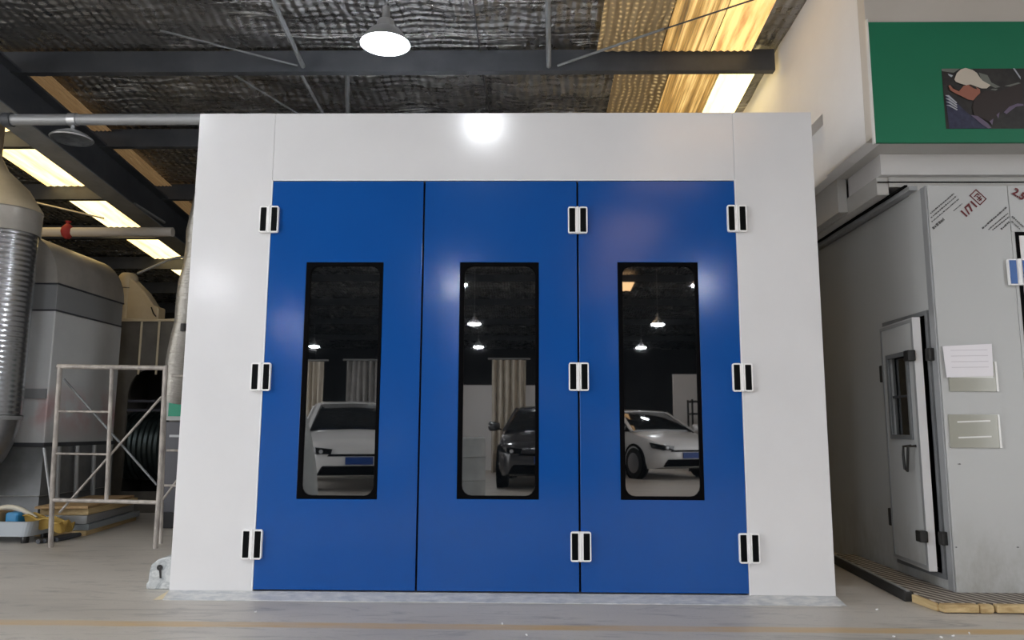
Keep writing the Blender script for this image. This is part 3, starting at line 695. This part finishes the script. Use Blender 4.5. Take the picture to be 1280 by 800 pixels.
# fan cabinet with cream top and black round opening
KX0, KX1, KY0, KY1 = -4.98, -4.02, 4.55, 5.6
KZ = zat(170,402,KY0)
kc = thing('fan_cabinet', ((KX0+KX1)/2, 5, 0), 'brown fan cabinet with cream top behind the scaffold frame', 'machine')
ang = [math.radians(9*k) for k in range(11)]
ox0, oz0, oz1 = at(152,600,Y=KY0).x, .25, zat(160,462,KY0)
arch = [(KX1-.02,KY0,oz0),(ox0,KY0,oz0)] + [(ox0+.22-.22*math.cos(a), KY0, oz1-.32+.32*math.sin(a)) for a in ang] + [(KX1-.02,KY0,oz1)]
n_ = len(arch); outer = [(KX1,KY0,0),(KX0,KY0,0)] + [(KX0,KY0,KZ-.9+.9*k/10) for k in range(11)] + [(KX1,KY0,KZ)]
MB().ring(outer, arch, (0,.03,0)).build('front_panel', M['cab_brown'], kc)
s = MB(); s.box(KX0, KX0+.03, KY0+.03, KY1, 0, KZ); s.box(KX1-.015, KX1, KY0+.03, KY1, 0, KZ); s.box(KX0, KX1, KY1-.03, KY1, 0, KZ); s.build('shell', M['cab_brown'], kc)
s = MB(); s.box(KX0+.03, KX1-.015, KY1-.06, KY1-.031, .0, KZ-.02); s.build('inner_lining', M['wall_dark'], kc)
s = MB(); s.prism([(KX0-.03,KY0-.03,KZ),(KX1+.02,KY0-.03,KZ),(KX1+.02,KY0-.03,KZ+.05),(KX0+.5,KY0-.03,KZ+.02),(KX0-.03,KY0-.03,KZ+.05)], (0,KY1-KY0,0)); s.build('cream_lid', M['cream'], kc, bevel=.006)
for px in (176, 198):
    x = at(px,430,Y=KY0).x; MB().tube([(x,KY0-.012,oz1-.06),(x,KY0-.012,KZ)], .014, 8).build('seam_bead', M['cream'], kc)
s = MB(); pr = []
for k in range(26):
    x = KX0+.1 + (KX1-KX0-.15)*k/25; pr.append((.42 + (.012 if k % 2 else 0), x))
s.lathe(pr, (0,KY0+.52,.78), 40, 'X', cap=True); s.build('round_duct', M['duct_black'], kc, smooth=True)
for z in (1.33, 1.22): MB().box(ox0, KX1-.02, KY0+.01, KY0+.05, z-.015, z+.015).build('guard_rail', M['slate'], kc)
# cream blower cowl on top
cw = thing('blower_cowl', ((KX0+KX1)/2-.1, 5.0, KZ+.05), 'cream blower cowl with domed end on top of the fan cabinet', 'machine')
CY = 4.95; c0 = at(157,395,Y=CY); zt_ = zat(157,341,CY); rr_ = .12; zl_ = KZ+.045
s = MB(); s.lathe([(rr_,zl_),(rr_,zt_-.10),(rr_*.94,zt_-.05),(rr_*.7,zt_-.012),(.001,zt_)], (c0.x,CY,0), 28); s.build('domed_cylinder', M['cream'], cw, smooth=True)
e1, e2 = at(200,388,Y=CY), at(166,345,Y=CY)
MB().prism([(c0.x,CY-.10,zl_),(e1.x+.03,CY-.10,zl_),(e1.x+.03,CY-.10,e1.z+.03),(e1.x-.04,CY-.10,e1.z+.05),(at(185,368,Y=CY).x,CY-.10,zat(185,366,CY)),(e2.x+.02,CY-.10,e2.z-.03),(c0.x,CY-.10,zt_-.04)], (0,.20,0)).build('side_fairing', M['cream'], cw, bevel=.02)
MB().lathe([(rr_+.006,0),(rr_+.006,.012)], (c0.x,CY,zat(150,362,CY)), 28).build('seam_ring', M['cab_brown'], cw)
MB().box(c0.x-.20, c0.x-.10, CY-.06, CY+.06, zl_, zl_+.16).build('mounting_lug', M['cream'], cw, bevel=.01)
MB().tube([(e1.x-.06,CY-.115,zl_+.18),(e1.x-.02,CY-.13,zl_+.10),(e1.x+.01,CY-.115,zl_+.06)], .008, 8).build('black_lever', M['handle_black'], cw)

# flexible duct, sign and slate cabinet tight beside the booth
xf = at(234,380,Y=2.6).x
fd = thing('flexible_duct', (xf, 2.6, 1.35), 'wrinkled silver flexible duct hanging just left of the white booth', 'duct')
pts = [(xf+.012*math.sin(k*1.3)+.012*(k-8), 2.6, 1.25 + .13*k) for k in range(20)]
MB().tube(pts, [.095+.004*(k%2) for k in range(20)], 20).build('foil_hose', M['flex'], fd, smooth=True)
MB().tube([(xf+.03,2.49,zat(232,410,2.5)-.03),(xf+.03,2.49,zat(232,410,2.5)+.04)], .03, 10).build('black_knob', M['handle_black'], fd)
SY = 3.12; a0, a1 = at(208,470,Y=SY), at(240,524,Y=SY)
sl = thing('control_cabinet', (a0.x+.3, SY+.1, 0), 'dark slate control cabinet behind the left side of the booth', 'cabinet')
MB().box(a0.x, a0.x+.75, SY+.02, SY+.45, .16, zat(210,527,SY)).build('cabinet_body', M['slate'], sl, bevel=.006)
MB().box(a0.x+.02, a0.x+.73, SY+.04, SY+.42, 0, .16).build('plinth', M['black_metal'], sl)
MB().box(a0.x+.07, a0.x+.30, SY+.004, SY+.019, zat(218,545,SY)-.012, zat(218,545,SY)+.012).build('pull_handle', M['steel_light'], sl)
gs = thing('safety_sign', (a0.x+.25, SY, 1.0), 'small green sign with pale frame above the slate cabinet', 'sign')
g0, g1 = at(207,487,Y=SY), at(240,526,Y=SY)
MB().box(g0.x, g0.x+.42, SY+.0, SY+.018, g1.z+.004, g0.z).build('sign_frame', M['sheet'], gs)
MB().box(g0.x+.045, g0.x+.40, SY-.004, SY+.0, g1.z+.045, g0.z-.03).build('green_face', M['teal'], gs)
pst = MB().box(a0.x+.02, a0.x+.62, SY+.08, SY+.14, zat(210,527,SY)-.01, zat(215,455,SY)+.05).build('back_panel', M['cab_brown'], sl, bevel=.006)
MB().box(a0.x+.10, a0.x+.22, SY+.072, SY+.079, zat(216,474,SY), zat(216,462,SY)).build('green_label', M['teal'], pst)

# cream overhead pipe with a red rag
CPY = 4.1; q = at(100,290,Y=CPY)
cp = MB().tube([(-6.4,CPY,q.z),(at(216,292,Y=CPY).x,CPY,q.z)], .055, 14).build('overhead_pipe', M['wall_beige'], smooth=True); tag(cp, 'level cream pipe with a red rag tied on it, at upper left', 'pipe')
rg = MB(); rx = at(85,289,Y=CPY).x
rg.lathe([(.02,-.09),(.06,-.05),(.075,0),(.065,.05),(.04,.08),(.02,.10),(.035,.13),(.001,.14)], (rx,CPY-.01,q.z), 10); tag(rg.build('hanging_rag', M['red'], smooth=True), 'red rag knotted round the cream overhead pipe', 'rag')
sv = MB().tube([at(172,342,Y=4.4), at(210,325,Y=4.4), at(222,322,Y=4.4), at(238,321,Y=4.4)], .016, 8).build('hanging_conduit', M['steel_light']); tag(sv, 'bent pale conduit above the cream blower cowl', 'pipe')

# scaffold frames
def scaffold(label, pt, Y, feet, x_shift=0):
    t = thing('scaffold_frame', (feet[0].x, Y, 0), label, 'scaffold', 'welded scaffold frames')
    return t
SF = 1.87
def W(px, py, Y=SF): v = at(px, py, Y=Y); return v
t = thing('scaffold_frame', W(128,685), 'rusty pale scaffold frame with crossed braces in front of the filter cabinet', 'scaffold', 'welded scaffold frames')
def spart(name, pts, r, m='scaf', par=None): return MB().tube(pts, r, 10).build(name, M[m], par or t, smooth=True)
M['scaf'] = varied('flaking scaffold paint', (.28,.255,.235), (.52,.48,.44), 12, .55, .2, (1,1,.5))
fl1, fl2 = W(63,686), W(194,685); fl1.z = fl2.z = 0
spart('upright', [fl1, W(66,600), W(75,457)], .021); spart('upright', [fl2, W(200,600), W(207,457)], .021)
spart('top_rail', [W(72,458), W(208,460)], .021); spart('bottom_rail', [W(64,625), W(198,628)], .018)
spart('mid_upright', [W(140,460), W(133,626)], .017); spart('rung', [W(74,514), W(137,515)], .010); spart('rung', [W(70,567), W(134,568)], .010)
spart('cross_brace', [W(80,474,SF+.08), W(196,606,SF+.08)], .010, 'steel_grey'); spart('cross_brace', [W(202,496,SF+.04), W(74,641,SF+.04)], .010)
spart('side_brace', [W(55,560,SF+.02), W(64,628,SF+.02)], .012, 'steel_light')
t2 = thing('scaffold_frame', W(215,640,2.2), 'second scaffold frame mostly hidden behind the left edge of the booth', 'scaffold', 'welded scaffold frames')
b2 = lambda px, py: W(px, py, 2.15)
v0 = b2(206,600); v0.z = 0; v1 = b2(207,470)
MB().tube([v0, v1], .016, 10).build('upright', M['scaf'], t2, smooth=True)
v3 = Vector((v0.x+.9, 2.15, 0)); MB().tube([v3, (v3.x,2.15,v1.z)], .016, 10).build('upright', M['scaf'], t2, smooth=True)
for py in (470, 563, 607): z = b2(212,py).z; MB().tube([(v0.x,2.15,z),(v3.x,2.15,z)], .011, 10).build('rung', M['scaf'], t2, smooth=True)
MB().tube([b2(203,625), (v0.x+.75,2.15,b2(203,470).z)], .010, 8).build('cross_brace', M['scaf'], t2, smooth=True)

# stack of boards and boxes
def board(name, w, l, z0, z1, m, label, rz, dx=0, dy=0, bev=.004):
    R3 = Matrix.Translation((-3.98+dx, 2.58+dy, 0)) @ Matrix.Rotation(rz, 4, 'Z')
    o = MB().box(-w, 0, 0, l, z0, z1, R3).build(name, M[m], bevel=bev); tag(o, label, 'board', 'flat stack behind the scaffold'); return o
board('timber_board', .46, 1.25, .0, .045, 'wood', 'raw timber board at the bottom of the flat stack behind the scaffold', .12)
board('metal_panel', .45, 1.22, .048, .105, 'board_grey', 'thin grey metal panel lying on the timber board in the flat stack', .10, .01, .02)
board('metal_panel', .46, 1.2, .108, .185, 'steel_light', 'thicker grey metal panel in the middle of the flat stack', .13, .0, .0)
board('wooden_board', .44, 1.15, .188, .25, 'wood', 'wooden board just under the tan sheet of the flat stack', .09, -.01, .03)
board('cardboard_sheet', .47, 1.22, .252, .275, 'cardboard', 'tan cardboard sheet lying on top of the flat stack', .14, .01, -.02, .002)
# tub with odds and ends
tb = thing('plastic_tub', (-4.50, 2.26, 0), 'pale grey plastic tub of odds and ends on the floor at far left', 'tub')
def tubring(z, gx, gy, r=.06): return [(-4.50+x, 2.26+y, z) for x, _, y in rrect(-gx, gx, -gy, gy, r, 0)]
s = MB(); s.loft([tubring(.06,.30,.20), tubring(.19,.34,.23), tubring(.195,.355,.245), tubring(.19,.325,.215), tubring(.075,.285,.185)]); s.build('tub_body', M['tub_grey'], tb)
s = MB()
for xx, yy in ((-.24,-.14),(.24,-.14),(-.24,.14),(.24,.14)):
    MB().lathe([(.001,0),(.03,0),(.034,.03),(.03,.06),(.001,.06)], (-4.50+xx,2.26+yy,0), 14).build('foot', M['handle_black'], tb)
s.bm.free()
s = MB(); s.tube([(-4.74+.14*k/3, 2.20, .20+.10*math.sin(PI*k/11)) for k in range(12)], .022, 10); tag(s.build('coiled_hose', M['rope'], smooth=True), 'off white hose looped over the things in the grey tub', 'hose')
s = MB(); s.box(-4.46,-4.34,2.12,2.24,.08,.26); tag(s.build('blue_bottle', M['blue_bit'], bevel=.02), 'bright blue container standing in the grey tub', 'container')
s = MB(); s.box(-4.76,-4.51,2.10,2.32,.08,.26); tag(s.build('cardboard_box', M['cardboard'], bevel=.004), 'small brown cardboard box in the grey tub', 'box')
s = MB(); s.loft([[(-4.30+.035*j, 2.12+.02*i+.0*j, .185+.05*math.sin(i*1.1+1)-.006*j+.015*math.sin(j*1.3)) for j in range(11)] for i in range(12)], cap=False, closed=False)
o = s.build('mustard_cloth', M['yellow_cloth'], smooth=True); sdm = o.modifiers.new('thick','SOLIDIFY'); sdm.thickness = .012; tag(o, 'mustard cloth spilling out of the right end of the grey tub', 'cloth')
s = MB()
for k in range(4): s.tube([(-4.10+.03*k,2.05+.04*k,.022),(-4.06+.02*k,2.48+.01*k,.022)], .02, 8)
tag(s.build('scrap_rods', M['steel_dark']), 'dark scrap rods lying on the floor beside the grey tub', 'scrap', None, 'stuff')
# veined foam stone block with a keyhole slot
bk = thing('stone_block', (-2.16, .30, 0), 'grey veined block with keyhole slot peeking out left of the booth', 'block')
s = MB(); pf = [(-2.245,.0),(-2.005,.0),(-2.005,.205),(-2.12,.20),(-2.18,.185),(-2.225,.15),(-2.235,.10),(-2.235,.045),(-2.25,.035)]
s.prism([(x,.22,z) for x,z in pf], (0,.20,0)); s.build('block_body', M['stone'], bk, bevel=.012, smooth=True)
s = MB(); s.lathe([(.001,-.004),(.018,-.004),(.018,.0)], (-2.165,.217,.135), 14, 'Y'); s.bar((-2.165,.216,.13),(-2.155,.216,.07),.010,.004,(0,1,0)); s.build('keyhole', M['handle_black'], bk)
# crumbs on the floor
s = MB()
for px, py in ((628,780),(659,794),(318,765),(1190,795),(1178,797),(1212,792),(1095,762),(1119,796),(846,752),(497,747)):
    p = at(px,py,Z=0.004); a = random.random()*3; s.tube([p, p+Vector((.012*math.cos(a),.012*math.sin(a),.002))], .004, 6)
tag(s.build('plaster_crumbs', M['hinge_white']), 'white plaster crumbs scattered on the concrete floor', 'crumbs', None, 'stuff')

# ------------------------------------------------------------------ behind the camera, mirrored in the door glass: cars and curtains
def car(name, loc, rz, paint, label, roof=1.47, L=4.2, plate='plate_blue'):
    t = thing(name, (0,0,0), label, 'car', 'parked cars facing the booth')
    W2 = .89
    def ring(y, w, zb, zt, sh):   # y backwards from the nose
        return [(-w*.93,y,zb),(-w,y,zb+.12),(-w,y,sh),(-w*.93,y,zt-.04),(-w*.70,y,zt),(0,y,zt+.02),(w*.70,y,zt),(w*.93,y,zt-.04),(w,y,sh),(w,y,zb+.12),(w*.93,y,zb)]
    body = [ring(0,.62,.34,.66,.52), ring(.06,.72,.26,.76,.56), ring(.28,.83,.22,.84,.62), ring(.7,W2,.22,.93,.70), ring(1.1,W2,.22,1.0,.75), ring(1.6,W2,.22,1.0,.78), ring(3.2,W2,.22,1.02,.8), ring(3.9,.87,.24,1.04,.8), ring(L-.05,.80,.30,.98,.75), ring(L,.70,.38,.85,.7)]
    MB().loft(body).build('body_shell', M[paint], t, smooth=True)
    def gr(y, w0, w1, z0, z1): return [(-w0,y,z0),(-w1,y,z1-.03),(-w1*.85,y,z1),(0,y,z1+.015),(w1*.85,y,z1),(w1,y,z1-.03),(w0,y,z0)]
    MB().loft([gr(.98,.80,.78,.97,1.01), gr(1.75,.82,.62,.98,roof-.035), gr(2.4,.83,.64,1.0,roof-.012), gr(3.2,.82,.63,1.0,roof-.04), gr(3.95,.80,.66,1.0,1.08)]).build('glass_house', M['car_glass'], t, smooth=True)
    def top(y, w1, z1, e): return [(-w1-e,y,z1-.05),(-w1*.86,y,z1+.006),(0,y,z1+.022),(w1*.86,y,z1+.006),(w1+e,y,z1-.05)]
    MB().loft([top(1.72,.62,roof-.04,.008), top(1.85,.625,roof-.02,.01), top(2.4,.64,roof,.01), top(3.2,.63,roof-.025,.01), top(3.4,.63,roof-.08,.01)]).build('roof_panel', M[paint], t, smooth=True)
    for sx in (-1,1):
        MB().bar((sx*.80,.99,.985),(sx*.615,1.76,roof-.05),.06,.035).build('windscreen_pillar', M[paint], t)
        MB().bar((sx*.835,2.45,.99),(sx*.648,2.45,roof-.04),.07,.03,(0,1,0)).build('door_pillar', M[paint], t)
        MB().bar((sx*.82,3.85,1.0),(sx*.63,3.3,roof-.06),.16,.04).build('rear_pillar', M[paint], t)
        hl = MB().loft([[(sx*.44,.012,.60),(sx*.66,.035,.595),(sx*.80,.22,.64)],[(sx*.42,.022,.675),(sx*.66,.06,.70),(sx*.80,.30,.745)]], cap=False, closed=False).build('headlight', M['car_glass'], t)
        m_ = hl.modifiers.new('thick','SOLIDIFY'); m_.thickness = .09; m_.offset = 0
        MB().lathe([(.001,-.02),(.03,-.015),(.034,.01),(.001,.02)], (sx*.60,-.03,.645), 12, 'Y').build('bulb', M['lamp_lens'], hl)
        mr = MB().lathe([(.001,-.11),(.06,-.10),(.085,-.02),(.085,.07),(.06,.10),(.001,.11)], (sx*1.0,1.15,1.06), 12, 'X').build('door_mirror', M[paint], t, smooth=True)
        MB().bar((sx*.86,1.15,1.0),(sx*.98,1.15,1.04),.05,.03).build('mirror_stalk', M['rubber'], mr)
        for y in (.78, 3.35):
            wl = MB().lathe([(.001,-.10),(.25,-.10),(.315,-.09),(.325,0),(.315,.09),(.25,.10),(.001,.10)], (sx*.80,y,.325), 28, 'X').build('wheel', M['tyre'], t, smooth=True)
            MB().lathe([(.20,sx*.085),(.21,sx*.104),(.17,sx*.108),(.05,sx*.112),(.001,sx*.115)], (sx*.80,y,.325), 20, 'X').build('rim', M['rim'], wl, smooth=True)
            MB().lathe([(.33,sx*.0),(.385,sx*.0),(.385,sx*.096),(.33,sx*.096)], (sx*.80,y,.34), 28, 'X').build('arch_liner', M['rubber'], t)
    MB().prism([(-.50,-.012,.57),(.50,-.012,.57),(.44,.03,.70),(-.44,.03,.70)], (0,.08,0)).build('grille', M['rubber'], t, bevel=.01)
    MB().prism([(-.66,-.015,.27),(.66,-.015,.27),(.58,-.02,.42),(-.58,-.02,.42)], (0,.15,0)).build('lower_intake', M['rubber'], t, bevel=.02)
    MB().box(-.22,.22,-.035,-.02,.44,.56).build('number_plate', M[plate], t)
    t.rotation_euler = (0,0,rz); t.location = loc
    return t
car('hatchback', (-2.50,-7.6,0), PI-.28, 'car_white', 'white hatchback facing the booth, mirrored in the left blue door', 1.5)
car('sedan', (.52,-8.2,0), PI+.05, 'car_dark', 'dark car facing the booth, mirrored in the middle blue door', 1.45)
car('crossover', (3.55,-11.2,0), PI-.42, 'car_white', 'white crossover parked farther back, mirrored in the right blue door', 1.45)
def curtain(x0, x1, y, z1, m, label, amp=.07, n=9, ry=0):
    s = MB(); R = []
    for j in range(7):
        z = .03 + (z1-.03)*j/6; R.append([(x0+(x1-x0)*k/80, y+amp*math.sin(2*PI*n*k/80)*(1-.25*j/6)+.02*math.sin(k*.7+j), z) for k in range(81)])
    s.loft(R, cap=False, closed=False); o = s.build('curtain', M[m], smooth=True); sm = o.modifiers.new('thick','SOLIDIFY'); sm.thickness = .006
    tag(o, label, 'curtain', 'curtains behind the cars')
    MB().tube([(x0-.1,y,z1+.03),(x1+.1,y,z1+.03)], .02, 8).build('rail', M['steel_light'], o)
curtain(-5.4,-4.55,-13.0,2.55,'curtain','beige curtain mirrored at the left of the left door window', .06, 7)
curtain(-4.1,-2.6,-13.4,2.6,'curtain_grey','grey curtain mirrored above the white hatchback', .06, 11)
curtain(-.62,.16,-13.0,2.6,'curtain','gathered pale curtain mirrored in the middle door window', .10, 5)
wall('wall_partition', M['wall_white'], (-2.2, 1.4, -14.6, -14.5, 0, 2.1), (4.0, 5.4, -15.4, -15.3, 0, 2.45))
sh = MB(); R = []
for j in range(9):
    z = 1.25*j/8; w = .50 - .22*(j/8)**2
    R.append([(-3.0 + w*math.cos(2*PI*k/32)*(1+.10*math.sin(5*2*PI*k/32)*(1-j/9)), -5.2 + w*.8*math.sin(2*PI*k/32)*(1+.10*math.sin(5*2*PI*k/32+1)*(1-j/9)), z) for k in range(32)])
sh.loft(R); tag(sh.build('dust_sheet', M['sheet'], smooth=True), 'grey dust sheet draped over a floor machine, mirrored in the left window', 'sheet')
rk = thing('parts_rack', (4.7,-14.3,0), 'black steel rack behind the crossover, mirrored in the right window', 'rack')
for x in (4.2,5.4):
    for y in (-14.5,-14.0): MB().box(x-.02,x+.02,y-.02,y+.02,0,1.75).build('post', M['handle_black'], rk)
for z in (.4,.9,1.4,1.7): MB().box(4.18,5.42,-14.52,-13.98,z-.02,z+.02).build('shelf', M['handle_black'], rk)
dr = MB(); dr.lathe([(.001,0),(.27,0),(.29,.02),(.29,.30),(.30,.31),(.29,.33),(.29,.62),(.30,.63),(.29,.65),(.28,.88),(.26,.90),(.001,.90)], (-.70,-6.2,0), 28)
tag(dr.build('fender_stand_in', M['sheet'], smooth=True), 'pale drum standing in for a white car fender, mirrored in the middle window', 'drum')  # drum shape stands in for part of a white car

# ------------------------------------------------------------------ light and view
w = bpy.data.worlds.new('world'); S.world = w; w.use_nodes = True
bg = w.node_tree.nodes['Background']; bg.inputs[0].default_value = (.97,.98,1.0,1); bg.inputs[1].default_value = 4.7
def portal(x, y0, y1, z1, rot):
    l = bpy.data.lights.new('daylight_portal', 'AREA'); l.shape = 'RECTANGLE'; l.size = z1; l.size_y = abs(y1-y0); l.cycles.is_portal = True
    o = bpy.data.objects.new('daylight_portal', l); COL.objects.link(o); o.location = (x, (y0+y1)/2, z1/2); o.rotation_euler = (0, rot, 0)
portal(XL-.05, G0, G1, GH, -PI/2); portal(XR+.05, H0, H1, HH, PI/2)
v = S.view_settings; v.view_transform = 'Standard'; v.look = 'None'; v.gamma = 1; v.use_curve_mapping = False; v.exposure = 0.12
